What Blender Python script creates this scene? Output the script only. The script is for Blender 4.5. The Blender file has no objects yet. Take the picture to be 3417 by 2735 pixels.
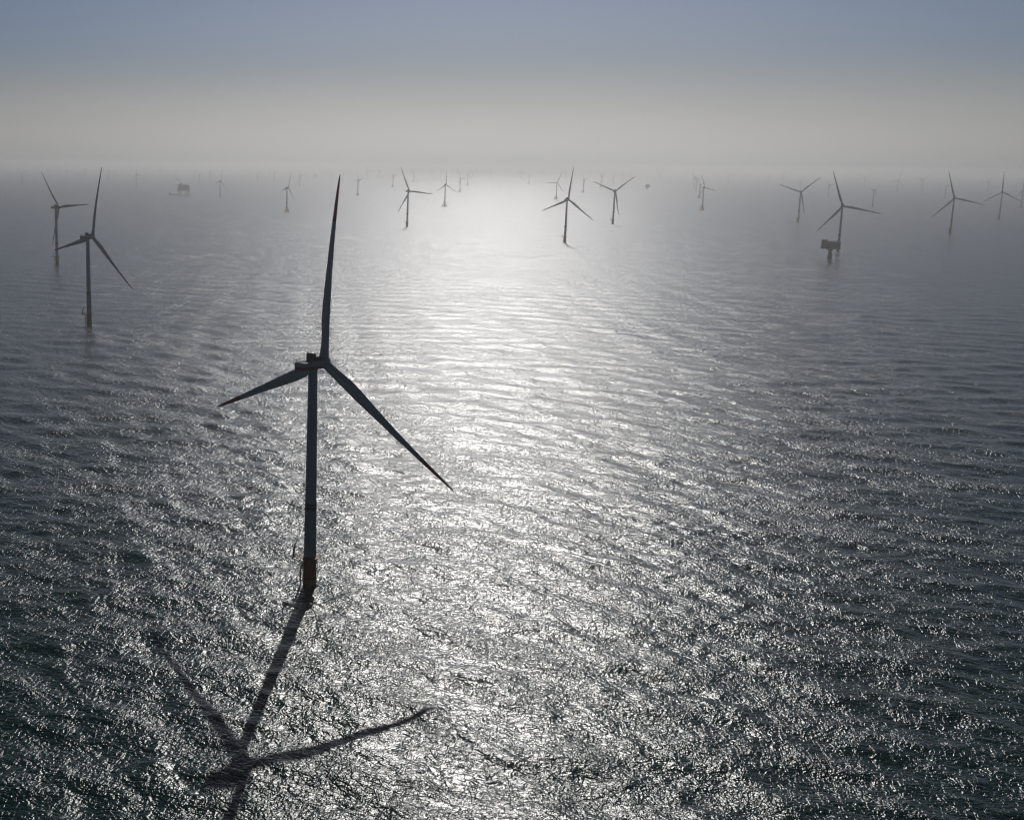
import bpy, bmesh, math, random
import numpy as np
from mathutils import Matrix, Vector

SKY_STRENGTH = 0.05
EXPOSURE = -1.2
HAZE_COL = (1.0, 0.985, 0.955, 1)
ZENITH = (0.055, 0.085, 0.14, 1)
SKY_TINT = (0.76, 0.91, 1.30, 1.0)
FOG_TOP = 0.09
TOWER_COL = (0.33, 0.37, 0.41)
BLADE_COL = (0.40, 0.43, 0.46)
DENOISE = True
WATER_ROUGH = 0.29
WATER_COL = (0.001, 0.034, 0.030, 1)
HAZE_DENSITY = 0.000084
HAZE_ANISO = 0.79
FOG_TINT = (1.38, 1.38, 1.375, 1.0)
SUN_STRENGTH = 3.15
LAYERS = [dict(cell=6.5, stretch=2.0, detail=2, slope=0.047, skew=8, dist=0.8), dict(cell=3.0, stretch=1.8, detail=2, slope=0.050, skew=-35, ridged=True, dist=0.4, off=7.3)]
SMALL = [dict(cell=1.9, stretch=2.0, detail=1, slope=0.088, skew=64, dist=1.2, off=3.1), dict(cell=1.3, stretch=1.8, detail=1, slope=0.053, skew=-8, dist=0.8, off=5.1), dict(cell=0.75, stretch=1.5, detail=1, slope=0.045, skew=-50, dist=0.6, off=11.0)]

# ------------------------------------------------------------------ camera
sc = bpy.context.scene
C = sc.collection
PITCH, ROLL, CAM_H = 0.19788, 0.00896, 189.5
cp, sp = math.cos(PITCH), math.sin(PITCH)
F = Vector((0, cp, -sp)); U = Vector((0, sp, cp)); R = Vector((1, 0, 0))
R2 = R * math.cos(ROLL) + U * math.sin(ROLL)
U2 = -R * math.sin(ROLL) + U * math.cos(ROLL)
cam = bpy.data.cameras.new('camera'); cam_o = bpy.data.objects.new('camera', cam); C.objects.link(cam_o)
cam_o.matrix_world = Matrix(((R2.x, U2.x, -F.x, 0), (R2.y, U2.y, -F.y, 0), (R2.z, U2.z, -F.z, CAM_H), (0, 0, 0, 1)))
cam.sensor_width = 36.0; cam.lens = 43.13; cam.shift_x = 0.2384
cam.clip_start = 1.0; cam.clip_end = 300000.0
sc.camera = cam_o

# ------------------------------------------------------------------ sky, sun, exposure
SUN_AZ, SUN_EL = math.radians(9.7), math.radians(29.7)
world = bpy.data.worlds.new("World"); sc.world = world; world.use_nodes = True
wt = world.node_tree; wn = wt.nodes; wl = wt.links
bg = wn['Background']
sky = wn.new('ShaderNodeTexSky'); sky.sky_type = 'NISHITA'; sky.sun_disc = False
sky.sun_elevation = SUN_EL; sky.sun_rotation = SUN_AZ
sky.altitude = 0; sky.air_density = 1.0; sky.dust_density = 1.1; sky.ozone_density = 2.0
# a pale fog bank lies over the horizon: the sky's blue fades to grey in its lowest degrees
tc = wn.new('ShaderNodeTexCoord'); sep = wn.new('ShaderNodeSeparateXYZ'); wl.new(tc.outputs['Generated'], sep.inputs[0])
def wmath(op, a, b=None, clamp=False):
    n = wn.new('ShaderNodeMath'); n.operation = op; n.use_clamp = clamp
    for i, v in enumerate((a, b)):
        if v is None: continue
        if isinstance(v, (int, float)): n.inputs[i].default_value = v
        else: wl.new(v, n.inputs[i])
    return n.outputs[0]
wmap = wn.new('ShaderNodeMapping'); wmap.inputs['Scale'].default_value = (4, 4, 22); wl.new(tc.outputs['Generated'], wmap.inputs[0])
wno = wn.new('ShaderNodeTexNoise'); wno.inputs['Scale'].default_value = 1.6; wno.inputs['Detail'].default_value = 4; wl.new(wmap.outputs[0], wno.inputs['Vector'])
edge = wmath('ADD', sep.outputs['Z'], wmath('MULTIPLY', wmath('SUBTRACT', wno.outputs['Fac'], 0.5), 0.010))
mr = wn.new('ShaderNodeMapRange'); mr.interpolation_type = 'SMOOTHSTEP'
mr.inputs['From Min'].default_value = FOG_TOP; mr.inputs['From Max'].default_value = -0.005
mr.inputs['To Min'].default_value = 0.0; mr.inputs['To Max'].default_value = 1.0
wl.new(edge, mr.inputs['Value'])
lum = wn.new('ShaderNodeRGBToBW'); wl.new(sky.outputs[0], lum.inputs[0])
fogc = wn.new('ShaderNodeMix'); fogc.data_type = 'RGBA'; fogc.blend_type = 'MULTIPLY'; fogc.inputs['Factor'].default_value = 1.0
wl.new(lum.outputs[0], fogc.inputs['A']); fogc.inputs['B'].default_value = FOG_TINT
tint = wn.new('ShaderNodeMix'); tint.data_type = 'RGBA'; tint.blend_type = 'MULTIPLY'; tint.inputs['Factor'].default_value = 1.0
wl.new(sky.outputs[0], tint.inputs['A']); tint.inputs['B'].default_value = SKY_TINT
mx = wn.new('ShaderNodeMix'); mx.data_type = 'RGBA'
wl.new(mr.outputs[0], mx.inputs['Factor']); wl.new(tint.outputs['Result'], mx.inputs['A']); wl.new(fogc.outputs['Result'], mx.inputs['B'])
# the sky deepens quickly above the hazy lower air
dp = wn.new('ShaderNodeMapRange'); dp.interpolation_type = 'SMOOTHSTEP'; dp.inputs['From Min'].default_value = 0.09; dp.inputs['From Max'].default_value = 0.36
dp.inputs['To Min'].default_value = 0.0; dp.inputs['To Max'].default_value = 1.0; wl.new(sep.outputs['Z'], dp.inputs['Value'])
deep = wn.new('ShaderNodeMix'); deep.data_type = 'RGBA'; deep.blend_type = 'MULTIPLY'
wl.new(dp.outputs[0], deep.inputs['Factor']); wl.new(mx.outputs['Result'], deep.inputs['A']); deep.inputs['B'].default_value = ZENITH
wl.new(deep.outputs['Result'], bg.inputs['Color']); bg.inputs['Strength'].default_value = SKY_STRENGTH

sun = bpy.data.lights.new('sun', 'SUN'); sun.energy = SUN_STRENGTH; sun.angle = math.radians(0.53); sun.color = (1.0, 0.965, 0.92)
sun_o = bpy.data.objects.new('sun', sun); C.objects.link(sun_o)
SD = Vector((math.sin(SUN_AZ) * math.cos(SUN_EL), math.cos(SUN_AZ) * math.cos(SUN_EL), math.sin(SUN_EL)))
sun_o.rotation_euler = SD.to_track_quat('Z', 'Y').to_euler(); sun_o.location = (300, 1500, 900)

sc.view_settings.view_transform = 'Standard'; sc.view_settings.look = 'None'
sc.view_settings.exposure = EXPOSURE; sc.view_settings.gamma = 1.0; sc.view_settings.use_curve_mapping = False
sc.render.engine = 'CYCLES'
sc.cycles.max_bounces = 5; sc.cycles.volume_bounces = 2; sc.cycles.diffuse_bounces = 2; sc.cycles.glossy_bounces = 2
sc.cycles.sample_clamp_direct = 0.0; sc.cycles.sample_clamp_indirect = 1.0
sc.cycles.use_denoising = DENOISE
sc.cycles.pixel_filter_type = 'BLACKMAN_HARRIS'; sc.cycles.filter_width = 1.3

# ------------------------------------------------------------------ materials
def mat(name, col, rough=0.5, metallic=0.0, var=0.12, scale=0.6, spec=0.5, stretch=(1, 1, 1)):
    m = bpy.data.materials.new(name); m.use_nodes = True; nt = m.node_tree; n = nt.nodes; l = nt.links
    b = n['Principled BSDF']; b.inputs['Roughness'].default_value = rough; b.inputs['Metallic'].default_value = metallic
    b.inputs['Specular IOR Level'].default_value = spec
    t = n.new('ShaderNodeTexCoord'); mp = n.new('ShaderNodeMapping'); mp.inputs['Scale'].default_value = stretch; l.new(t.outputs['Object'], mp.inputs[0])
    no = n.new('ShaderNodeTexNoise'); no.inputs['Scale'].default_value = scale; no.inputs['Detail'].default_value = 5; l.new(mp.outputs[0], no.inputs['Vector'])
    r = n.new('ShaderNodeValToRGB'); r.color_ramp.elements[0].position = 0.3; r.color_ramp.elements[1].position = 0.7
    r.color_ramp.elements[0].color = tuple(c * (1 - var) for c in col) + (1,); r.color_ramp.elements[1].color = tuple(min(1, c * (1 + var)) for c in col) + (1,)
    l.new(no.outputs['Fac'], r.inputs[0]); l.new(r.outputs[0], b.inputs['Base Color'])
    return m
M = {
    'tower': mat('tower_paint', TOWER_COL, 0.42, var=0.14, scale=0.35, stretch=(1, 1, 0.15)),
    'blade': mat('blade_gelcoat', BLADE_COL, 0.35, var=0.07, scale=0.3),
    'red': mat('signal_red_paint', (0.48, 0.018, 0.015), 0.45, var=0.15),
    'band': mat('dark_band_paint', (0.012, 0.014, 0.018), 0.6, var=0.2),
    'yellow': mat('yellow_coating', (0.42, 0.17, 0.012), 0.5, var=0.22, scale=0.5, stretch=(1, 1, 0.2)),
    'tide': mat('marine_growth', (0.035, 0.045, 0.012), 0.8, var=0.4, scale=1.5),
    'orange': mat('orange_reflection_tint', (0.40, 0.075, 0.010), 0.5, var=0.25, scale=0.5, stretch=(1, 1, 0.2)),  # foundation colour with a reddish window reflection painted in
    'steel': mat('galvanised_steel', (0.16, 0.16, 0.16), 0.5, 0.4),
    'dark': mat('dark_equipment', (0.03, 0.032, 0.035), 0.6),
    'hull': mat('platform_cladding', (0.17, 0.18, 0.19), 0.6, var=0.25, scale=0.15),
    'rail': mat('red_railing_paint', (0.42, 0.10, 0.03), 0.5),
}

# ------------------------------------------------------------------ mesh helpers
class MB:
    def __init__(s): s.v = []; s.f = []; s.m = []; s.sm = []
    def add(s, vs, fs, mi=0, smooth=False):
        o = len(s.v); s.v += [tuple(v) for v in vs]; s.f += [tuple(i + o for i in f) for f in fs]
        s.m += [mi] * len(fs); s.sm += [smooth] * len(fs); return s
    def box(s, x0, x1, y0, y1, z0, z1, mi=0, bev=0.0):
        if bev > 0:
            bm = bmesh.new(); bmesh.ops.create_cube(bm, size=1)
            for v in bm.verts: v.co = Vector(((x0 + x1) / 2 + v.co.x * (x1 - x0), (y0 + y1) / 2 + v.co.y * (y1 - y0), (z0 + z1) / 2 + v.co.z * (z1 - z0)))
            bmesh.ops.bevel(bm, geom=list(bm.edges), offset=bev, segments=3, profile=0.5, affect='EDGES')
            bm.verts.index_update(); s.add([v.co[:] for v in bm.verts], [[v.index for v in f.verts] for f in bm.faces], mi, True); bm.free(); return s
        vs = [(x, y, z) for x in (x0, x1) for y in (y0, y1) for z in (z0, z1)]
        return s.add(vs, [(0, 1, 3, 2), (4, 6, 7, 5), (0, 4, 5, 1), (2, 3, 7, 6), (0, 2, 6, 4), (1, 5, 7, 3)], mi)
    def tube(s, pts, r, seg=8, mi=0, caps=True):
        pts = [Vector(p) for p in pts]; rs = r if isinstance(r, (list, tuple)) else [r] * len(pts)
        vs = []; fs = []
        up = Vector((0, 0, 1)); d0 = (pts[1] - pts[0]).normalized()
        if abs(d0.dot(up)) > 0.95: up = Vector((1, 0, 0))
        for i, p in enumerate(pts):
            d = (pts[min(i + 1, len(pts) - 1)] - pts[max(i - 1, 0)]).normalized()
            a = d.cross(up).normalized(); b = a.cross(d).normalized()
            for k in range(seg):
                t = 2 * math.pi * k / seg; vs.append(p + (a * math.cos(t) + b * math.sin(t)) * rs[i])
        for i in range(len(pts) - 1):
            for k in range(seg):
                a0 = i * seg + k; a1 = i * seg + (k + 1) % seg; fs.append((a0, a1, a1 + seg, a0 + seg))
        if caps: fs.append(tuple(range(seg))[::-1]); fs.append(tuple((len(pts) - 1) * seg + k for k in range(seg)))
        return s.add(vs, fs, mi, seg > 6)
    def lathe(s, prof, seg=32, mi=0, caps=True):
        vs = []; fs = []
        for r, z in prof:
            for k in range(seg):
                t = 2 * math.pi * k / seg; vs.append((r * math.cos(t), r * math.sin(t), z))
        for i in range(len(prof) - 1):
            for k in range(seg):
                a0 = i * seg + k; a1 = i * seg + (k + 1) % seg; fs.append((a0, a1, a1 + seg, a0 + seg))
        if caps: fs.append(tuple(range(seg))[::-1]); fs.append(tuple((len(prof) - 1) * seg + k for k in range(seg)))
        return s.add(vs, fs, mi, True)
    def mesh(s, name, mats):
        me = bpy.data.meshes.new(name); me.from_pydata(s.v, [], s.f)
        for m in mats: me.materials.append(m)
        me.polygons.foreach_set('material_index', s.m); me.polygons.foreach_set('use_smooth', s.sm); me.update()
        try: me.set_sharp_from_angle(angle=math.radians(38))
        except Exception: pass
        return me
    def build(s, name, mats, parent=None):
        if not isinstance(mats, (list, tuple)): mats = [mats]
        o = bpy.data.objects.new(name, s.mesh(name, mats)); C.objects.link(o)
        if parent: o.parent = parent
        return o
def empty(name, label, cat, loc=(0, 0, 0), group=None):
    o = bpy.data.objects.new(name, None); C.objects.link(o); o.location = loc; o.empty_display_size = 4
    o['label'] = label; o['category'] = cat
    if group: o['group'] = group
    return o
def copy_tree(o, parent=None):
    c = o.copy(); C.objects.link(c)
    if parent: c.parent = parent; c.matrix_parent_inverse = o.matrix_parent_inverse.copy()
    for ch in sorted(o.children, key=lambda q: q.name): copy_tree(ch, c)
    return c

# ------------------------------------------------------------------ the sea: one graded sheet with real swell
rng = random.Random(7)
def axis(lo, hi, d0, dmin, g, far):
    pts = list(np.arange(lo, hi + 1e-6, dmin))
    s = dmin; p = pts[-1]
    while p < far:
        s = max(dmin, g * (p - hi) + dmin); s = min(s, 6000); p += s; pts.append(p)
    p = pts[0]; left = []
    while p > -far:
        s = min(6000, g * (lo - p) + dmin); p -= s; left.append(p)
    return np.array(left[::-1] + pts)
FAR = 70000.0
xs = axis(-190, 330, 0, 1.0, 0.0048, FAR)
ys = axis(290, 640, 0, 1.0, 0.0048, FAR)
X, Y = np.meshgrid(xs, ys)
dx = np.gradient(xs); dy = np.gradient(ys)
CELL = np.maximum(dx[None, :], dy[:, None])
Z = np.zeros_like(X); DX = np.zeros_like(X); DY = np.zeros_like(X)
WIND = math.radians(43)          # the wind, and most of the swell, comes from this azimuth
nr = np.random.RandomState(11)
NW = 56
lams = np.exp(np.linspace(math.log(6.0), math.log(58.0), NW)) * (1 + 0.06 * nr.randn(NW))
for lam in lams:
    spread = 0.40 + 0.34 * (12.0 / lam) ** 0.5
    az = WIND + nr.randn() * spread
    k = 2 * math.pi / lam; kx, ky = k * math.sin(az), k * math.cos(az)
    slope = 0.0118 * (1.0 if lam < 30 else 0.85)
    A = slope / k * math.sqrt(2) * (0.6 + 0.8 * nr.rand())
    fade = np.clip((lam / CELL - 4.5) / 4.5, 0, 1)
    ph = kx * X + ky * Y + nr.rand() * 6.283
    Z += A * fade * np.cos(ph)
    DX -= 0.9 * A * fade * math.sin(az) * np.sin(ph); DY -= 0.9 * A * fade * math.cos(az) * np.sin(ph)
co = np.stack([X + DX, Y + DY, Z], -1).reshape(-1, 3).astype(np.float32)
ny, nx = X.shape
ii = (np.arange(ny - 1)[:, None] * nx + np.arange(nx - 1)[None, :]).reshape(-1)
quads = np.stack([ii, ii + 1, ii + 1 + nx, ii + nx], -1).astype(np.int32)
me = bpy.data.meshes.new('sea')
me.vertices.add(len(co)); me.vertices.foreach_set('co', co.ravel())
me.loops.add(quads.size); me.loops.foreach_set('vertex_index', quads.ravel())
me.polygons.add(len(quads)); me.polygons.foreach_set('loop_start', (np.arange(len(quads)) * 4).astype(np.int32))
me.polygons.foreach_set('use_smooth', np.ones(len(quads), dtype=bool))
me.update()
sea = bpy.data.objects.new('sea', me); C.objects.link(sea); sea['kind'] = 'structure'
print('sea verts', len(co))
del X, Y, Z, DX, DY, co, quads, ii

wm = bpy.data.materials.new('sea_water'); wm.use_nodes = True
nt = wm.node_tree; n = nt.nodes; l = nt.links
n.remove(n['Principled BSDF'])
body = n.new('ShaderNodeBsdfDiffuse'); body.inputs['Color'].default_value = WATER_COL
gloss = n.new('ShaderNodeBsdfGlossy'); gloss.distribution = 'BECKMANN'; gloss.inputs['Color'].default_value = (1, 1, 1, 1)
fres = n.new('ShaderNodeFresnel'); fres.inputs['IOR'].default_value = 1.333
mixs = n.new('ShaderNodeMixShader'); l.new(fres.outputs[0], mixs.inputs[0]); l.new(body.outputs[0], mixs.inputs[1]); l.new(gloss.outputs[0], mixs.inputs[2])
l.new(mixs.outputs[0], n['Material Output'].inputs['Surface'])
geo_n = n.new('ShaderNodeNewGeometry')
def nmath(op, a, b2=None, clamp=False):
    q = n.new('ShaderNodeMath'); q.operation = op; q.use_clamp = clamp
    for i, v in enumerate((a, b2)):
        if v is None: continue
        if isinstance(v, (int, float)): q.inputs[i].default_value = v
        else: l.new(v, q.inputs[i])
    return q.outputs[0]
rot = n.new('ShaderNodeVectorRotate'); rot.rotation_type = 'Z_AXIS'; rot.inputs['Angle'].default_value = WIND
l.new(geo_n.outputs['Position'], rot.inputs['Vector'])     # y now runs along the wind, x along the crests
def layer(cell, stretch, detail, slope, skew=0.0, ridged=False, dist=0.0, rough=0.55, off=0.0):
    rt = n.new('ShaderNodeVectorRotate'); rt.rotation_type = 'Z_AXIS'; rt.inputs['Angle'].default_value = math.radians(skew); l.new(rot.outputs[0], rt.inputs['Vector'])
    mp = n.new('ShaderNodeMapping')
    mp.inputs['Scale'].default_value = (1 / (cell * stretch), 1 / cell, 0.0); mp.inputs['Location'].default_value = (off, off * 1.7, 0)
    l.new(rt.outputs[0], mp.inputs[0])
    t = n.new('ShaderNodeTexNoise'); t.noise_dimensions = '2D'; t.inputs['Scale'].default_value = 1.0; t.inputs['Detail'].default_value = detail
    t.inputs['Roughness'].default_value = rough; t.inputs['Distortion'].default_value = dist
    l.new(mp.outputs[0], t.inputs['Vector'])
    h = t.outputs['Fac']
    if ridged:   # sharp crests between round troughs
        h = nmath('SUBTRACT', 1.0, nmath('ABSOLUTE', nmath('MULTIPLY', nmath('SUBTRACT', h, 0.5), 2.0)))
    return nmath('MULTIPLY', h, slope * cell / 0.5)
# gusts and slicks: broad patches where the small waves are livelier or calmer
gm = n.new('ShaderNodeMapping'); gm.inputs['Scale'].default_value = (1 / 46.0, 1 / 21.0, 0); l.new(rot.outputs[0], gm.inputs[0])
gn = n.new('ShaderNodeTexNoise'); gn.noise_dimensions = '2D'; gn.inputs['Scale'].default_value = 1.0; gn.inputs['Detail'].default_value = 4; gn.inputs['Distortion'].default_value = 0.8
l.new(gm.outputs[0], gn.inputs['Vector'])
gr = n.new('ShaderNodeMapRange'); gr.inputs['From Min'].default_value = 0.34; gr.inputs['From Max'].default_value = 0.66
gr.inputs['To Min'].default_value = 0.55; gr.inputs['To Max'].default_value = 1.18; l.new(gn.outputs['Fac'], gr.inputs['Value'])
g2m = n.new('ShaderNodeMapping'); g2m.inputs['Scale'].default_value = (1 / 170.0, 1 / 75.0, 0); g2m.inputs['Location'].default_value = (5.2, 1.3, 0); l.new(rot.outputs[0], g2m.inputs[0])
g2n = n.new('ShaderNodeTexNoise'); g2n.noise_dimensions = '2D'; g2n.inputs['Scale'].default_value = 1.0; g2n.inputs['Detail'].default_value = 3; g2n.inputs['Distortion'].default_value = 1.0
l.new(g2m.outputs[0], g2n.inputs['Vector'])
g2 = n.new('ShaderNodeMapRange'); g2.inputs['From Min'].default_value = 0.35; g2.inputs['From Max'].default_value = 0.65
g2.inputs['To Min'].default_value = 0.80; g2.inputs['To Max'].default_value = 1.12; l.new(g2n.outputs['Fac'], g2.inputs['Value'])
gust = nmath('MULTIPLY', gr.outputs[0], g2.outputs[0])
hs = None
for args in LAYERS:
    h = layer(**args); hs = h if hs is None else nmath('ADD', hs, h)
small = None
for args in SMALL:
    h = layer(**args); small = h if small is None else nmath('ADD', small, h)
hs = nmath('ADD', hs, nmath('MULTIPLY', small, gust))
bump = n.new('ShaderNodeBump'); bump.inputs['Strength'].default_value = 1.0; bump.inputs['Distance'].default_value = 1.0
if 'Filter Width' in bump.inputs: bump.inputs['Filter Width'].default_value = 0.006
l.new(hs, bump.inputs['Height']); 
for q_ in (body, gloss, fres): l.new(bump.outputs[0], q_.inputs['Normal'])
gloss.inputs['Roughness'].default_value = WATER_ROUGH
me.materials.append(wm)

# ------------------------------------------------------------------ wind turbines
RR, CONE, OVER, HUBZ, TILT = 82.85, 4.45, 7.29, 103.15, math.radians(5)
def ring_rail(r, z, n_posts, h=1.15, mi=0, mb=None, a0=0.0, a1=2 * math.pi, t=0.05):
    mb = mb or MB()
    K = 40
    for zz in (z + h, z + h * 0.5):
        mb.tube([(r * math.cos(a0 + (a1 - a0) * k / K), r * math.sin(a0 + (a1 - a0) * k / K), zz) for k in range(K + 1)], t, 5, mi)
    for k in range(n_posts):
        a = a0 + (a1 - a0) * k / n_posts
        mb.tube([(r * math.cos(a), r * math.sin(a), z), (r * math.cos(a), r * math.sin(a), z + h)], t, 5, mi)
    return mb
def airfoil(c):
    """half thickness (max 0.5) at chord position c, 0 = leading edge, 1 = trailing edge"""
    return 5.0 * (0.2969 * math.sqrt(max(c, 0.0)) - 0.126 * c - 0.3516 * c ** 2 + 0.2843 * c ** 3 - 0.1036 * c ** 4)
def blade_mesh():
    mb = MB(); NS, K = 44, 28
    vs = []; fs = []; ms = []
    for i in range(NS + 1):
        t = 0.022 + (1 - 0.022) * (i / NS)
        # chord, thickness ratio, twist along the span
        ch = np.interp(t, [0.0, 0.04, 0.10, 0.18, 0.25, 0.35, 0.5, 0.65, 0.8, 0.92, 0.975, 1.0], [4.2, 4.2, 4.45, 5.2, 5.4, 4.75, 3.6, 2.75, 2.0, 1.35, 0.85, 0.18])
        th = np.interp(t, [0.0, 0.04, 0.12, 0.25, 0.45, 0.8, 1.0], [1.0, 1.0, 0.62, 0.36, 0.26, 0.18, 0.16])
        tw = math.radians(np.interp(t, [0.0, 0.1, 0.3, 0.6, 1.0], [16, 15, 10, 4, 0]))
        circ = np.interp(t, [0.0, 0.05, 0.16], [1, 1, 0])
        lead = np.interp(t, [0, 0.05, 0.2, 1], [0.5, 0.5, 0.36, 0.33])
        for k in range(K):
            a = 2 * math.pi * k / K
            xx = 0.5 * (1 + math.cos(a))                       # 1 at the trailing edge
            yc = 0.5 * math.sin(a)
            ya = (1 if math.sin(a) >= 0 else -0.75) * airfoil(xx)
            y = (circ * yc + (1 - circ) * ya) * ch * th
            x = (xx - lead) * ch
            # x: towards the trailing edge, y: upwind
            X_ = x * math.cos(tw) - y * math.sin(tw); Y_ = x * math.sin(tw) + y * math.cos(tw)
            vs.append((-X_, Y_ + CONE * t ** 2, RR * t))
    for i in range(NS):
        t = 0.022 + (1 - 0.022) * ((i + 0.5) / NS)
        for k in range(K):
            a0 = i * K + k; a1 = i * K + (k + 1) % K; fs.append((a0, a1, a1 + K, a0 + K)); ms.append(1 if t > 0.76 else 0)
    fs.append(tuple(range(K))[::-1]); ms.append(0); fs.append(tuple(NS * K + k for k in range(K))); ms.append(1)
    mb.add(vs, fs, 0, True); mb.m = ms
    return mb
BLADE = blade_mesh().mesh('blade', [M['blade'], M['red']])

def rotor_frame(psi):
    return Matrix.Translation((math.sin(psi) * OVER, math.cos(psi) * OVER, HUBZ)) @ Matrix.Rotation(-psi, 4, 'Z') @ Matrix.Rotation(TILT, 4, 'X')
def pose(root, psi, th, rr):
    """turn the nacelle into the wind and the rotor to its angle"""
    k = 0
    for ch in root.children:
        nm = ch.name.split('.')[0]
        if nm == 'nacelle': ch.matrix_local = Matrix.Rotation(-psi, 4, 'Z')
        elif nm == 'hub': ch.matrix_local = rotor_frame(psi)
        elif nm == 'blade':
            ch.matrix_local = rotor_frame(psi) @ Matrix.Rotation(th + k * 2 * math.pi / 3, 4, 'Y') @ Matrix.Diagonal((max(rr, 0.8), rr, rr, 1)); k += 1

def make_upper(root, z0, detail=True):
    # tower
    r0, r1, zt = 2.85, 2.02, 100.3
    def rad(z): return r0 + (r1 - r0) * (z - 14.2) / (zt - 14.2)
    tw = MB(); prof = []
    for z in np.linspace(z0, zt, 14): prof.append((rad(z), float(z)))
    tw.lathe(prof, 40)
    for z in (38.0, 60.0, 82.0): tw.lathe([(rad(z) + 0.005, z - 0.09), (rad(z) + 0.05, z - 0.07), (rad(z) + 0.05, z + 0.07), (rad(z) + 0.005, z + 0.09)], 40, 0, False)
    tw.lathe([(2.02, 100.302), (2.35, 100.5), (2.35, 100.95)], 40)
    tw.build('tower', M['tower'], root)
    if detail:
        bd = MB(); zb = 36.2
        bd.lathe([(rad(zb) - 0.02, zb), (rad(zb) + 0.03, zb), (rad(zb + 3.6) + 0.03, zb + 3.6), (rad(zb + 3.6) - 0.02, zb + 3.6)], 40, 0, False)
        bd.build('tower_band', M['band'], root)
    # nacelle: y forward (upwind), rear at -9
    na = MB()
    def shell(y0, y1, w0, w1, zb0, zb1, zt0, zt1, mi):
        cs = []
        for (y, w, zb, ztp) in ((y0, w0, zb0, zt0), (y1, w1, zb1, zt1)):
            cs += [(-w / 2, y, zb), (w / 2, y, zb), (w / 2, y, ztp), (-w / 2, y, ztp)]
        na.add(cs, [(0, 1, 2, 3), (5, 4, 7, 6), (0, 4, 5, 1), (1, 5, 6, 2), (2, 6, 7, 3), (3, 7, 4, 0)], mi)
    na.box(-2.9, 2.9, -9.0, 3.2, 100.952, 102.75, 1, 0.22)
    na.box(-2.96, 2.96, -9.05, 3.3, 102.6, 104.45, 0, 0.25)
    vs = []; fs = []
    for j, (y, r) in enumerate(((3.1, 2.75), (4.4, 2.55), (5.2, 2.3))):
        for k in range(28):
            a = 2 * math.pi * k / 28; vs.append((r * math.cos(a), y, 102.95 + (y - 3) * 0.087 + r * math.sin(a) * 0.82))
    for j in range(2):
        for k in range(28): fs.append((j * 28 + k, j * 28 + (k + 1) % 28, (j + 1) * 28 + (k + 1) % 28, (j + 1) * 28 + k))
    fs.append(tuple(56 + k for k in range(28)))
    na.add(vs, fs, 0, True)
    nac = na.build('nacelle', [M['blade'], M['red']], root)
    if detail:
        ck = MB(); ck.box(-2.5, 2.5, -0.6, 2.9, 104.453, 106.5, 0, 0.12); ck.box(-2.7, 2.7, -1.5, -1.1, 104.453, 107.9, 0, 0.05); ck.box(-1.2, 1.2, -3.2, -1.52, 104.453, 105.7, 0, 0.08)
        ck.tube([(-2.0, -1.3, 107.9), (-2.0, -1.3, 109.3)], 0.05, 5); ck.tube([(2.0, -1.3, 107.9), (2.0, -1.3, 109.0)], 0.05, 5)
        for q in range(6): ck.box(-2.5 + q * 0.86, -1.8 + q * 0.86, -1.56, -1.503, 104.8, 107.6, 0)
        ck.build('cooler', M['dark'], nac)
        rl = MB(); zz = 104.453
        path = [(-2.85, -1.6), (-3.1, -9.3), (3.1, -9.3), (2.85, -1.6)]
        for h in (0.62, 1.2): rl.tube([(x, y, zz + h) for x, y in path], 0.055, 5)
        for (a, c2) in zip(path[:-1], path[1:]):
            nn = 9
            for q in range(nn + 1):
                x = a[0] + (c2[0] - a[0]) * q / nn; y = a[1] + (c2[1] - a[1]) * q / nn
                rl.tube([(x, y, zz - 0.3), (x, y, zz + 1.2)], 0.06, 5)
        rl.build('hoist_railing', M['rail'], nac)
    hb = MB()
    vs = []; fs = []; prof = [(-2.35, 2.1), (-2.1, 2.7), (-1.2, 2.95), (0, 3.0), (1.1, 2.82), (2.0, 2.35), (2.8, 1.6), (3.25, 0.8), (3.4, 0.05)]
    for y, r in prof:
        for k in range(32):
            a = 2 * math.pi * k / 32; vs.append((r * math.cos(a), y, r * math.sin(a)))
    for j in range(len(prof) - 1):
        for k in range(32): fs.append((j * 32 + k, (j + 1) * 32 + k, (j + 1) * 32 + (k + 1) % 32, j * 32 + (k + 1) % 32))
    fs.append(tuple(range(32)))
    hb.add(vs, fs, 0, True)
    hb.build('hub', M['blade'], root)
    for k in range(3):
        o = bpy.data.objects.new('blade', BLADE); C.objects.link(o); o.parent = root

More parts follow.
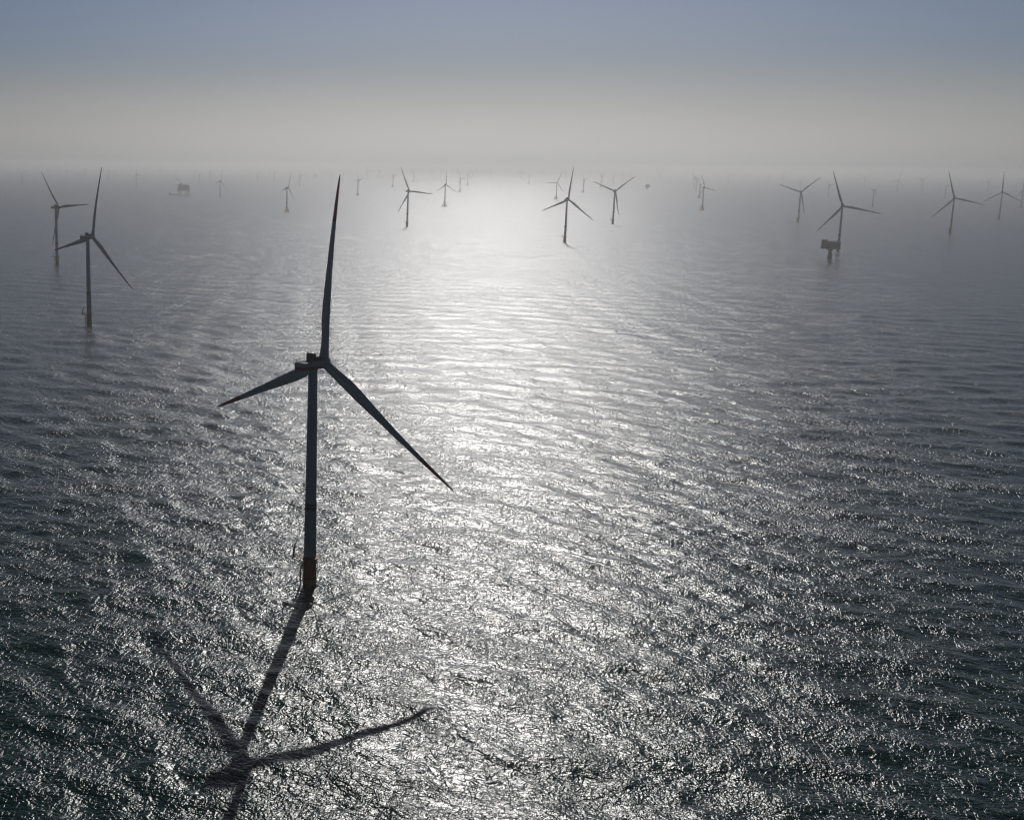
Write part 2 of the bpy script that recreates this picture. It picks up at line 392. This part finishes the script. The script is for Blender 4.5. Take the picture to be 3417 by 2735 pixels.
def make_monopile_turbine():
    root = empty('wind_turbine', 'x', 'wind turbine')
    tp = MB()
    tp.lathe([(3.0, -4.0), (3.0, 0.9)], 40, 1)
    tp.lathe([(3.02, 0.9), (3.02, 4.2)], 40, 0)
    tp.lathe([(3.12, 4.2), (3.12, 4.55)], 40, 2)
    tp.lathe([(3.02, 4.55), (3.02, 13.3), (3.35, 13.7), (3.35, 14.0)], 40, 0)
    tp.build('foundation', [M['yellow'], M['tide'], M['dark']], root)
    pf = MB(); pf.lathe([(3.36, 13.95), (4.9, 13.95), (4.9, 14.2), (2.86, 14.2)], 40, 0, False)
    pf.box(-8.6, -4.6, -1.9, 1.9, 13.95, 14.2)
    for a in range(0, 360, 45):
        ca, sa = math.cos(math.radians(a)), math.sin(math.radians(a)); pf.tube([(3.05 * ca, 3.05 * sa, 12.0), (4.8 * ca, 4.8 * sa, 13.94)], 0.12, 6)
    pf.tube([(-3.0, -1.5, 11.0), (-8.3, -1.7, 13.94)], 0.16, 6); pf.tube([(-3.0, 1.5, 11.0), (-8.3, 1.7, 13.94)], 0.16, 6)
    pfo = pf.build('work_platform', M['yellow'], root)
    rl = ring_rail(4.8, 14.2, 22, 1.25, t=0.055)
    for h in (0.6, 1.25): rl.tube([(-4.6, 1.8, 14.2 + h), (-8.5, 1.8, 14.2 + h), (-8.5, -1.8, 14.2 + h), (-4.6, -1.8, 14.2 + h)], 0.06, 5)
    for x in (-5.6, -6.6, -7.6, -8.5):
        for y in (-1.8, 1.8): rl.tube([(x, y, 14.2), (x, y, 15.45)], 0.06, 5)
    rl.build('railing', M['yellow'], pfo)
    bl = MB()
    for x, y in ((-4.3, -1.6), (-4.3, 0.3)):
        bl.tube([(x, y, -3), (x, y, 8.6), (-3.0, y, 10.6)], 0.27, 8)
        for z in (1.8, 5.0, 8.2): bl.tube([(x, y, z), (-2.9, y, z)], 0.16, 6)
    for z in np.arange(-1.0, 13.8, 0.6): bl.tube([(-4.25, -1.0, z), (-4.25, -0.3, z)], 0.05, 5)
    for y in (-1.0, -0.3): bl.tube([(-4.25, y, -2), (-4.25, y, 13.9)], 0.07, 5)
    bl.box(-5.4, -3.05, -1.9, 0.6, 9.0, 9.15)
    for h in (0.5, 1.1): bl.tube([(-3.2, -1.9, 9.15 + h), (-5.4, -1.9, 9.15 + h), (-5.4, 0.6, 9.15 + h), (-3.2, 0.6, 9.15 + h)], 0.05, 5)
    for x, y in ((-5.4, -1.9), (-5.4, 0.6), (-5.4, -0.6), (-4.2, -1.9), (-4.2, 0.6)): bl.tube([(x, y, 9.15), (x, y, 10.25)], 0.05, 5)
    bl.build('boat_landing', M['yellow'], root)
    cr = MB()
    cr.tube([(-7.4, 0, 14.21), (-7.5, 0, 16.2), (-7.35, 0, 18.2), (-6.7, 0, 20.3), (-5.5, 0, 22.4)], [0.42, 0.38, 0.32, 0.26, 0.16], 8)
    cr.tube([(-5.5, 0, 22.4), (-5.5, 0, 21.2)], 0.05, 5); cr.box(-7.9, -6.9, -0.5, 0.5, 14.203, 15.2)
    cr.tube([(-7.2, 0, 15.2), (-6.9, 0, 19.4)], 0.1, 6)
    cr.build('davit_crane', M['dark'], root)
    make_upper(root, 14.2)
    return root

def make_jacket_turbine():
    root = empty('wind_turbine', 'x', 'wind turbine')
    jk = MB(); feet = []
    for q in range(3):
        a = math.radians(q * 120 + 30); ca, sa = math.cos(a), math.sin(a)
        jk.tube([(14.5 * ca, 14.5 * sa, -4), (12.6 * ca, 12.6 * sa, 1.5), (8.5 * ca, 8.5 * sa, 12), (3.4 * ca, 3.4 * sa, 20.5)], [0.95, 0.95, 0.9, 1.1], 10)
        feet.append((ca, sa))
    for q in range(3):
        (c0, s0), (c1, s1) = feet[q], feet[(q + 1) % 3]
        jk.tube([(13.0 * c0, 13.0 * s0, 0.6), (8.4 * c1, 8.4 * s1, 12)], 0.45, 8); jk.tube([(13.0 * c1, 13.0 * s1, 0.6), (8.4 * c0, 8.4 * s0, 12)], 0.45, 8)
        jk.tube([(8.5 * c0, 8.5 * s0, 12), (8.5 * c1, 8.5 * s1, 12)], 0.4, 8)
        jk.tube([(0, 0, 9.5), (12.6 * c0, 12.6 * s0, 2.2)], 0.5, 8)
    jk.tube([(0, 0, -4), (0, 0, 21)], 1.5, 14)
    jk.build('jacket_foundation', M['yellow'], root)
    pf = MB(); pf.box(-6.6, 6.6, -6.6, 6.6, 20.4, 21.4); pf.lathe([(3.1, 21.402), (2.9, 23.0)], 32)
    pfo = pf.build('work_platform', M['yellow'], root)
    rl = MB()
    cs = [(-6.5, -6.5), (6.5, -6.5), (6.5, 6.5), (-6.5, 6.5), (-6.5, -6.5)]
    for h in (0.7, 1.3): rl.tube([(x, y, 21.4 + h) for x, y in cs], 0.08, 5)
    for (a, b2) in zip(cs[:-1], cs[1:]):
        for q in range(6): x = a[0] + (b2[0] - a[0]) * q / 6; y = a[1] + (b2[1] - a[1]) * q / 6; rl.tube([(x, y, 21.4), (x, y, 22.7)], 0.08, 5)
    rl.build('railing', M['yellow'], pfo)
    cr = MB(); cr.tube([(-5.6, -4, 21.41), (-5.6, -4, 27), (-3.6, -3.6, 31)], [0.4, 0.35, 0.2], 8); cr.build('davit_crane', M['dark'], root)
    make_upper(root, 22.8, True)
    return root

T = [
    ('m', 19.8, 535.9, 1.0, 43.4, 6.7, 1.0, 'nearest and largest wind turbine, red nacelle stripe, dark band low on its tower'),
    ('m', -211.8, 1440.8, 1.012, 41.9, 15.4, 0.996, 'second nearest turbine, yellow foot, blades crossing the tower of the one behind it'),
    ('m', -400.1, 2323.9, 1.03, 39.9, 84.9, 0.946, 'left-edge turbine on a yellow foot, one blade level to the right, behind a nearer one'),
    ('m', 430.2, 3875.2, 1.065, 40.1, 95.6, 0.949, 'turbine between the nearest rotor and the glare, blade level right, no lattice foot'),
    ('j', 816.4, 5805.3, 0.981, 44.4, 2.3, 0.814, 'turbine on tripod foot in the glare with one blade straight up'),
    ('j', 68.2, 4948.9, 0.924, 58.0, 20.7, 0.877, "turbine on three-legged foot directly left of the nearest turbine's top blade"),
    ('j', 543.3, 7698.8, 0.922, 72.0, 82.4, 0.965, "turbine on three-legged foot just right of the nearest turbine's blade tip"),
    ('j', 1062.4, 10785.0, 0.948, 70.7, 79.5, 0.994, "small turbine on spread legs left of the blade-level turbine's upright blade"),
    ('j', 1366.7, 8963.4, 0.965, 51.0, 94.1, 0.728, 'turbine on lattice legs touching the right blade tip of the upright-blade tripod turbine'),
    ('j', 1899.3, 11981.8, 1.002, 37.8, 31.9, 0.867, 'pale lattice-footed turbine, one blade level left, leading a pair left of the glare centre'),
    ('m', 2748.2, 16972.7, 0.884, 46.8, 32.0, 0.952, 'faint turbine almost hidden behind the level-bladed lattice-footed one in the glare'),
    ('j', 1645.9, 14339.3, 0.963, 55.2, 49.6, 0.929, "hazy turbine with V-raised blades just right of the level-bladed glare turbine's upright blade"),
    ('m', 251.1, 10518.9, 0.886, 63.7, 82.2, 0.995, "slim hazy turbine between the three-legged one and the nearest turbine's top blade"),
    ('m', -127.6, 12975.1, 0.909, 63.1, 86.2, 1.008, 'hazy turbine with one blade raised left, midway between crane platform and three-legged turbine beside it'),
    ('m', 50.0, 14067.3, 0.884, 51.5, 67.9, 0.964, 'faint turbine with V-raised blades behind the tripod turbine left of the nearest blade'),
    ('m', 715.6, 14609.7, 0.819, 65.9, 26.9, 0.919, "faint inverted-Y turbine immediately left of the nearest turbine's blade tip"),
    ('m', 810.6, 13868.2, 0.856, 65.0, 74.1, 0.91, "faint turbine immediately right of the nearest turbine's blade tip"),
    ('m', 1244.0, 15996.4, 0.978, 43.0, 85.0, 1.0, 'very pale turbine just right of the three-legged turbine beyond the nearest blade tip'),
    ('m', 1580.1, 18101.9, 0.963, 66.0, 82.2, 0.97, 'very pale turbine left of the small spread-legged turbine, close to it'),
    ('m', 2279.0, 20227.9, 0.932, 43.0, 87.0, 1.0, 'thin ghostly tower just left of the hazy V-bladed turbine'),
    ('m', 2464.8, 18969.0, 0.956, 42.9, 111.0, 1.0, 'lone ghostly tower between the V-bladed turbine and the tripod turbine in the glare'),
    ('m', 2778.4, 18474.5, 0.96, 42.9, 16.0, 1.0, "ghostly tower just left of the lattice-legged turbine's nacelle in the glare"),
    ('m', 3355.4, 20246.9, 0.972, 42.9, 104.0, 1.0, 'ghostly tower just right of the paired turbines at the left of the glare'),
    ('m', 3359.9, 19026.7, 0.993, 42.8, 107.5, 1.0, 'lone pale tower on the horizon over the brightest glare'),
    ('m', 2820.8, 20643.7, 0.967, 42.9, 67.0, 1.0, 'ghostly tower right beside the upright blade of the tripod turbine, on its left'),
    ('m', 3212.4, 22005.1, 0.971, 42.9, 70.0, 1.0, 'ghostly tower right beside the upright blade of the tripod turbine, on its right'),
    ('m', -2109.6, 10616.9, 0.798, 46.5, 58.4, 0.967, 'grey hazy turbine nearest the left edge, V-raised blades, no platform near it'),
    ('m', -2459.9, 13916.4, 0.788, 58.3, 37.5, 0.943, 'faint turbine just right of the far-left upright blade tip'),
    ('m', -3060.9, 17879.0, 0.94, 43.0, 116.0, 1.0, 'left tower of two ghostly towers standing close together, left of the tall upright blade'),
    ('m', -3102.5, 18386.8, 0.948, 43.0, 6.0, 1.0, 'right tower of two ghostly towers standing close together, left of the tall upright blade'),
    ('m', -2531.6, 15515.9, 0.942, 59.5, 28.7, 0.987, 'faint turbine immediately right of two close ghostly towers near the left edge'),
    ('m', -2289.1, 15475.6, 0.939, 43.0, 105.0, 1.0, 'faint turbine right between the two raised blade tips at left, nearest the taller one'),
    ('m', -1676.1, 12966.8, 0.876, 63.1, 75.9, 0.983, "faint turbine first to the right of the yellow-footed turbine's upright blade"),
    ('m', -1019.2, 9533.1, 1.011, 30.7, 110.6, 0.6, 'grey turbine with upright blade midway between the yellow-footed turbine and the crane platform'),
    ('m', -1864.8, 18806.1, 0.965, 43.0, 56.0, 1.0, 'ghostly turbine just right of the small upright-bladed turbine left of the crane platform'),
    ('m', -1655.4, 18886.8, 0.998, 42.9, 32.0, 1.0, 'ghostly turbine left of the crane platform, nearest to its helideck side'),
    ('m', -1436.3, 19139.3, 0.959, 43.0, 54.5, 1.0, "ghostly turbine standing right above the tip of the platform's crane boom"),
    ('m', -4535.2, 24354.2, 0.972, 43.0, 65.0, 1.0, 'faintest turbine at far left, its hub highest on the horizon'),
    ('m', -918.2, 15128.3, 0.923, 58.5, 28.7, 0.984, "ghostly turbine just right above the crane platform's roof"),
    ('m', -673.5, 11909.6, 0.809, 40.3, 70.8, 0.901, 'faint turbine with long right blade, first right of the crane platform'),
    ('m', -667.7, 13982.7, 1.047, 61.6, 0.9, 0.821, 'small faint inverted-Y turbine left of the turbine beside the crane platform'),
    ('m', -276.7, 6929.7, 0.909, 53.5, 17.8, 0.914, 'clear grey turbine right of the crane platform, upright blade, nacelle seen side-on'),
    ('m', -384.4, 20458.2, 0.985, 42.9, 91.0, 1.0, 'ghostly tower left of the raised-blade hazy turbine, right of the clear grey one'),
    ('m', 1239.6, 19379.2, 0.972, 42.9, 16.0, 1.0, 'ghostly tower between the nearest blade tip and the three-legged turbine right of it'),
    ('m', -11.2, 19974.0, 0.959, 43.0, 23.0, 1.0, 'ghostly tower just left of the faint V-bladed turbine behind the three-legged one'),
    ('m', 751.4, 3145.3, 1.044, 39.2, 7.8, 0.959, 'large grey turbine right of the glare, blade upright, shadow trailing from its foot'),
    ('j', 1666.5, 7247.0, 0.945, 29.2, 25.9, 0.876, 'lattice-footed turbine just left of the large upright-bladed one, one blade level left'),
    ('m', 1158.6, 4185.5, 1.061, 31.4, 51.7, 0.942, 'turbine with two blades raised in a wide V, right of the glare, monopile foot'),
    ('m', 3656.7, 18126.9, 0.992, 42.9, 14.0, 1.0, 'left of two small pale turbines over the right side of the glare'),
    ('m', 3984.9, 19855.6, 0.967, 42.9, 106.0, 1.0, 'fainter tower touching the left one of two small pale turbines over the glare'),
    ('j', 2800.5, 13494.8, 0.878, 84.3, 77.8, 0.911, 'small lattice-footed turbine, right of a fainter one over the right of the glare'),
    ('m', 4574.6, 20984.2, 0.99, 42.9, 10.0, 1.0, "ghostly tower left of the level-bladed lattice-footed turbine, over the glare's right side"),
    ('m', 4394.0, 18574.3, 1.003, 42.8, 117.5, 1.0, 'ghostly tower showing just left of the large upright blade right of the glare'),
    ('j', 2323.4, 9241.5, 0.922, 73.6, 75.9, 0.918, 'hazy spread-legged turbine between the large upright blade and the wide V turbine'),
    ('j', 3041.0, 11463.9, 1.009, 79.6, 54.5, 0.957, 'hazy turbine behind the left blade of the wide V turbine near the glare'),
    ('m', 3940.6, 14316.8, 0.816, 45.6, 104.0, 0.897, 'faint turbine directly above the hub of the wide V turbine near the glare'),
    ('m', 4830.6, 17093.1, 0.98, 42.8, 3.0, 1.0, 'ghostly tower above the right raised blade of the wide V turbine near the glare'),
    ('m', 5989.7, 20760.0, 0.988, 42.9, 88.0, 1.0, 'ghostly tower nearest the right blade tip of the wide V turbine near the glare'),
    ('m', 5272.8, 16900.4, 0.932, 59.9, 65.6, 0.946, 'faint turbine just right of the small box platform, with V-raised blades'),
    ('m', 4657.1, 13727.3, 0.828, 46.2, 90.5, 0.955, 'farthest and faintest of the five turbines lined up in a row'),
    ('m', 3966.4, 11650.7, 0.918, 76.8, 58.0, 0.945, 'second farthest of the five turbines lined up in a row'),
    ('m', 3411.3, 9975.9, 0.89, 74.6, 61.5, 0.939, 'middle one of the five turbines lined up in a row'),
    ('j', 2701.4, 7835.4, 0.831, 75.7, 71.9, 0.877, 'second nearest of the five turbines lined up in a row, on lattice legs'),
    ('j', 1944.7, 5589.4, 0.985, 56.0, 103.6, 0.75, 'nearest and darkest of the five turbines lined up in a row, on lattice legs'),
    ('m', 5832.8, 15881.0, 0.992, 42.7, 85.5, 1.0, 'ghostly turbine alone just right of the lined-up row of five'),
    ('m', 1898.2, 4456.9, 1.039, 32.4, 48.7, 0.967, 'wide V-bladed turbine left of the column substation, third blade beside its tower'),
    ('m', 1336.9, 2903.6, 1.011, 31.9, 100.9, 1.014, 'dark turbine standing directly behind the boxy column substation at right'),
    ('m', 2065.9, 3759.9, 1.03, 35.7, 103.6, 0.987, 'clear turbine near the right edge, one long blade pointing right and slightly down'),
    ('m', 2864.3, 4875.9, 1.03, 34.2, 118.6, 0.942, 'inverted-Y turbine next to the right edge, blade straight up'),
    ('m', 3943.1, 6529.7, 0.882, 62.0, 108.6, 0.88, 'turbine cut by the right edge of the photo'),
    ('m', 3101.2, 6401.6, 0.801, 79.9, 40.6, 0.677, "medium hazy turbine between the substation's turbine and the right-edge pair"),
    ('m', 3927.9, 8767.7, 0.755, 83.0, 83.2, 0.888, 'hazy turbine just left of the upright blade above the column substation'),
    ('m', 7142.9, 16397.1, 0.686, 67.0, 47.0, 0.935, "ghostly turbine between the wide V turbine's right blade tip and the substation's turbine"),
    ('m', 4957.0, 11656.6, 0.69, 76.6, 65.3, 0.898, 'faint tower rising right behind the hub of the right-hand wide V turbine'),
    ('m', 5686.5, 13855.2, 0.931, 42.6, 7.0, 1.0, 'faint turbine above the left blade of the right-hand wide V turbine'),
    ('m', 6217.5, 15562.0, 0.927, 42.8, 22.0, 1.0, "ghostly turbine just left of the right-hand wide V turbine's left blade tip"),
    ('m', 6513.0, 13673.1, 0.919, 42.8, 65.0, 1.0, 'ghostly turbine just left of the medium hazy turbine right of the substation'),
    ('m', 5370.5, 10679.0, 0.937, 42.6, 18.0, 1.0, 'ghostly tower first right of the medium hazy turbine, before the right-edge pair'),
    ('m', 6135.0, 11745.1, 0.944, 42.4, 52.0, 1.0, 'faintest tower midway between the medium hazy turbine and the long-bladed right one'),
    ('m', 4673.7, 8625.4, 0.79, 94.3, 80.9, 0.901, 'hazy turbine partly crossed by the upright blade of the long-bladed right turbine'),
    ('m', 6513.3, 11320.2, 0.831, 47.5, 33.0, 0.92, 'faint V-bladed turbine between the two clear turbines at the right edge'),
]
GROUP = 'wind turbines of the offshore wind farm'
mono = make_monopile_turbine(); jack = make_jacket_turbine()
used = set(); turbines = []
def strip(root, names):
    for ch in list(root.children):
        if ch.name.split('.')[0] in names: 
            for g in list(ch.children): bpy.data.objects.remove(g)
            bpy.data.objects.remove(ch)
        else:
            for g in list(ch.children):
                if g.name.split('.')[0] in names: bpy.data.objects.remove(g)
protos = {'m': mono, 'j': jack}
order = []
for i, row in enumerate(T):
    kind, x, y, zs, psi, th, rr, label = row
    if kind not in used: root = protos[kind]; used.add(kind); first = True
    else: root = copy_tree(protos[kind]); first = False
    root.location = (x, y, 0); root.scale = (zs, zs, zs)
    root['label'] = label; root['category'] = 'wind turbine'; root['group'] = GROUP
    pose(root, math.radians(psi), math.radians(th), rr)
    if y > 6000 and not first: strip(root, {'railing', 'hoist_railing', 'davit_crane', 'boat_landing', 'tower_band', 'cooler'})
    turbines.append(root)
# reddish window reflection put into the nearest foundation's colour above its yellow foot
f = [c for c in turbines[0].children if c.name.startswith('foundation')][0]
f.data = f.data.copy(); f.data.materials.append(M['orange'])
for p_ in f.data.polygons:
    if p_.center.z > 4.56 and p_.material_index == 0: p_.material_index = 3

# ------------------------------------------------------------------ platforms
def rail_box(mb, x0, x1, y0, y1, z, h=1.2, t=0.09, n_=8, mi=0):
    cs = [(x0, y0), (x1, y0), (x1, y1), (x0, y1), (x0, y0)]
    for hh in (h * 0.5, h): mb.tube([(a, b2, z + hh) for a, b2 in cs], t, 5, mi)
    for p, q in zip(cs[:-1], cs[1:]):
        for k in range(n_): mb.tube([(p[0] + (q[0] - p[0]) * k / n_, p[1] + (q[1] - p[1]) * k / n_, z), (p[0] + (q[0] - p[0]) * k / n_, p[1] + (q[1] - p[1]) * k / n_, z + h)], t, 5, mi)
    return mb
# T-shaped substation on a single column, in front of a turbine on the right
s = empty('offshore_substation', 'boxy yellow and grey substation on a single thick column in front of the right-hand turbine', 'offshore platform', (1201.97, 2646.7, 0))
s.rotation_euler = (0, 0, math.radians(-22))
c_ = MB(); c_.lathe([(4.6, -4), (4.6, 9.5)], 32, 0); c_.lathe([(3.7, 9.5), (3.7, 18.4)], 32, 0); c_.lathe([(3.9, 18.4), (9.6, 21.6), (9.6, 22.0)], 32, 1)
c_.build('column', [M['yellow'], M['hull']], s)
dk = MB(); dk.box(-17.5, 19.5, -11, 11, 22.0, 22.9); dk.box(-21, -17.5, -8, 8, 22.0, 22.6)
for x in (-15, -7.5, 0, 7.5, 15): dk.box(x - 0.3, x + 0.3, -10.5, 10.5, 21.3, 22.0)
dko = dk.build('deck', M['steel'], s)
rail_box(MB(), -20.8, 19.3, -10.8, 10.8, 22.9).build('railing', M['yellow'], dko)
bx = MB(); bx.box(-6.5, 18.5, -9.5, 9.5, 22.902, 36.8, 0, 0.15)
for x in np.arange(-5.5, 18.0, 2.0): bx.box(x - 0.12, x + 0.12, -9.62, -9.503, 23.4, 36.4)
for z in (27.5, 32.2): bx.box(-6.3, 18.3, -9.72, -9.623, z, z + 0.35)
for k in range(3): bx.box(-1 + k * 5, 1.2 + k * 5, -9.8, -9.73, 24, 27.2)
bx.build('equipment_house', M['hull'], s)
yb = MB(); yb.box(-18.6, -6.503, -9, 9, 22.902, 41.0, 0, 0.15)
for z in (27, 31.5, 36): yb.box(-18.9, -6.6, -9.3, -9.003, z, z + 0.4)
for x in (-17, -14, -11, -8): yb.box(x - 0.15, x + 0.15, -9.25, -9.003, 23.2, 40.6)
yb.build('transformer_house', M['yellow'], s)
rf = MB(); rail_box(rf, -6.2, 18.2, -9.2, 9.2, 36.8); rf.box(4, 7, -2, 1, 36.803, 38.9); rf.box(11, 12.6, 2, 5, 36.803, 39.6); rf.tube([(9.5, -5, 36.8), (9.5, -5, 43)], 0.15, 6); rf.box(-3.5, 1.0, -4, 4, 36.803, 38.0)
rf.build('roof_equipment', M['steel'], s)
# big substation on many legs with a raised crane, left
s = empty('converter_platform', 'large grey platform on many legs with a raised crane boom and side helideck, far left', 'offshore platform', (-528.1, 7580.5, 0))
s.rotation_euler = (0, 0, math.radians(3))
lg = MB()
for x in (-27, -12, 12, 27, 37):
    for y in (-17, 17): lg.tube([(x, y, -4), (x, y, 24)], 1.5, 12)
for x0, x1 in ((-27, -12), (12, 27)):
    for y in (-17, 17): lg.tube([(x0, y, 3), (x1, y, 22)], 0.8, 8); lg.tube([(x1, y, 3), (x0, y, 22)], 0.8, 8)
lg.build('jacket', M['yellow'], s)
tp = MB(); tp.box(-38, 40, -21, 21, 24.0, 26.2)
for z in (35.5, 46.5): tp.box(-33.6, 40.3, -21.0, 21.0, z, z + 0.8)
tp.box(-33, 39.8, -20, 20, 26.203, 35.4, 0); tp.box(-32, 39.5, -19.5, 19.5, 36.3, 46.4, 0); tp.box(-30, 39, -19, 19, 47.3, 57.0, 0)
for x in np.arange(-32, 40, 6.0): tp.box(x - 0.4, x + 0.4, -21.2, -20.2, 26.2, 47)
tp.build('topside', M['hull'], s)
ro = MB(); ro.box(-26, -6, -14, 12, 57.003, 62.5); ro.box(-20, -10, -10, 6, 62.503, 66.5)
for k in range(6): ro.box(2 + 6 * k, 5.2 + 6 * k, -8, 4, 57.003, 59.2 + 1.3 * (5 - k) / 2)
ro.tube([(-7, -6, 57), (-7, -6, 69)], 1.5, 10)
ro.build('roof_equipment', M['hull'], s)
hd = MB(); hd.lathe([(11, 61.5), (12.5, 62.4), (12.5, 63.0)], 12)
for v_i in range(len(hd.v)): hd.v[v_i] = (hd.v[v_i][0] - 40, hd.v[v_i][1], hd.v[v_i][2])
hd.tube([(-46, 0, 61.4), (-30, 0, 52)], 0.7, 8); hd.tube([(-38, -8, 61.4), (-30, -8, 52)], 0.6, 8); hd.tube([(-38, 8, 61.4), (-30, 8, 52)], 0.6, 8); hd.box(-32, -24, -5, 5, 61.2, 62.2)
hd.build('helideck', M['hull'], s)
cb = MB(); base = Vector((-13, -10, 66.5)); tip = Vector((-50, -10, 114))
cb.tube([(-13, -10, 66.503), (-13, -10, 71)], 2.0, 10)
base = Vector((-13, -10, 70))
d = (tip - base); nrm = Vector((d.z, 0, -d.x)).normalized()
for sx in (-1, 1):
    for sy in (-1, 1): cb.tube([base + nrm * sx * 1.1 + Vector((0, sy, 0)), tip + nrm * sx * 0.4 + Vector((0, sy * 0.5, 0))], 0.34, 6)
for k in range(14):
    p0 = base + d * (k / 14); p1 = base + d * ((k + 1) / 14)
    w0 = 1.1 - 0.7 * k / 14; cb.tube([p0 + nrm * w0, p1 - nrm * w0], 0.22, 5); cb.tube([p0 - nrm * w0, p1 + nrm * w0], 0.22, 5)
cb.tube([(-13, -10, 70), (2, -10, 76)], 0.5, 6); cb.tube([(2, -10, 76), tuple(tip)], 0.12, 5)
cb.build('crane', M['yellow'], s)
ch_ = MB(); ch_.tube([(8, -8, 57), (8, -8, 64), (26, -8, 66)], 0.7, 8); ch_.build('small_crane', M['yellow'], s)
# low work barge moored at its left
s = empty('work_barge', 'low flat barge with a small deckhouse moored left of the big platform', 'barge', (-600.0, 7572.0, 0))
hl = MB(); hl.add([(-16, -6, 3.4), (40, -6, 3.4), (40, 6, 3.4), (-16, 6, 3.4), (-12, -5, -1.5), (37, -5, -1.5), (37, 5, -1.5), (-12, 5, -1.5)], [(0, 1, 2, 3), (7, 6, 5, 4), (0, 4, 5, 1), (1, 5, 6, 2), (2, 6, 7, 3), (3, 7, 4, 0)])
hl.tube([(-15.5, -5.7, 3.6), (39.5, -5.7, 3.6)], 0.3, 6); hl.build('hull', M['dark'], s)
dh = MB(); dh.box(-12, -4, -4, 4, 3.403, 9.5, 0, 0.2); dh.box(-11, -6, -3, 3, 9.503, 12.5, 0, 0.2); dh.tube([(-8, 0, 12.5), (-8, 0, 17)], 0.2, 6); dh.build('deckhouse', M['hull'], s)
# small distant platform and a fainter one
def small_platform(name, label, loc, grp):
    s = empty(name, label, 'offshore platform', loc, grp)
    lg = MB()
    for x in (-9, 5):
        for y in (-8, 8): lg.tube([(x, y, -4), (x, y, 18)], 1.6, 10)
    for y in (-8, 8): lg.tube([(-9, y, 2), (5, y, 17)], 0.8, 8); lg.tube([(5, y, 2), (-9, y, 17)], 0.8, 8)
    lg.build('jacket', M['yellow'], s)
    t = MB(); t.box(-16, 17, -13, 13, 18, 19.5); t.box(-15, 15.5, -12, 12, 19.503, 42, 0, 0.3)
    for z in (27, 34.5): t.box(-15.4, 16, -12.4, 12.4, z, z + 0.6)
    t.box(-4, 2, -4, 4, 42.003, 45); t.tube([(12, 6, 42), (12, 6, 50)], 0.5, 6); t.box(15.6, 18.5, -8, 4, 26, 33)
    t.build('topside', M['hull'], s); return s
small_platform('offshore_platform', 'small grey box platform on four legs, faint between turbines right of centre', (3287.0, 10860.2, 0), 'distant box platforms')
small_platform('offshore_platform', 'barely visible box platform in the haze just left of the nearest turbine blade tip', (668.3, 18315.8, 0), 'distant box platforms')

# ------------------------------------------------------------------ haze: one closed box of even air round everything
hz = MB(); hz.box(-76000, 76000, -76000, 76000, -7.0, 212.0)
hm = bpy.data.materials.new('haze_air'); hm.use_nodes = True; ht = hm.node_tree
for nd in list(ht.nodes):
    if nd.type != 'OUTPUT_MATERIAL': ht.nodes.remove(nd)
pv = ht.nodes.new('ShaderNodeVolumePrincipled'); ht.links.new(pv.outputs[0], ht.nodes['Material Output'].inputs['Volume'])
pv.inputs['Color'].default_value = HAZE_COL; pv.inputs['Density'].default_value = HAZE_DENSITY; pv.inputs['Anisotropy'].default_value = HAZE_ANISO
ho = hz.build('haze', hm); ho['kind'] = 'stuff'
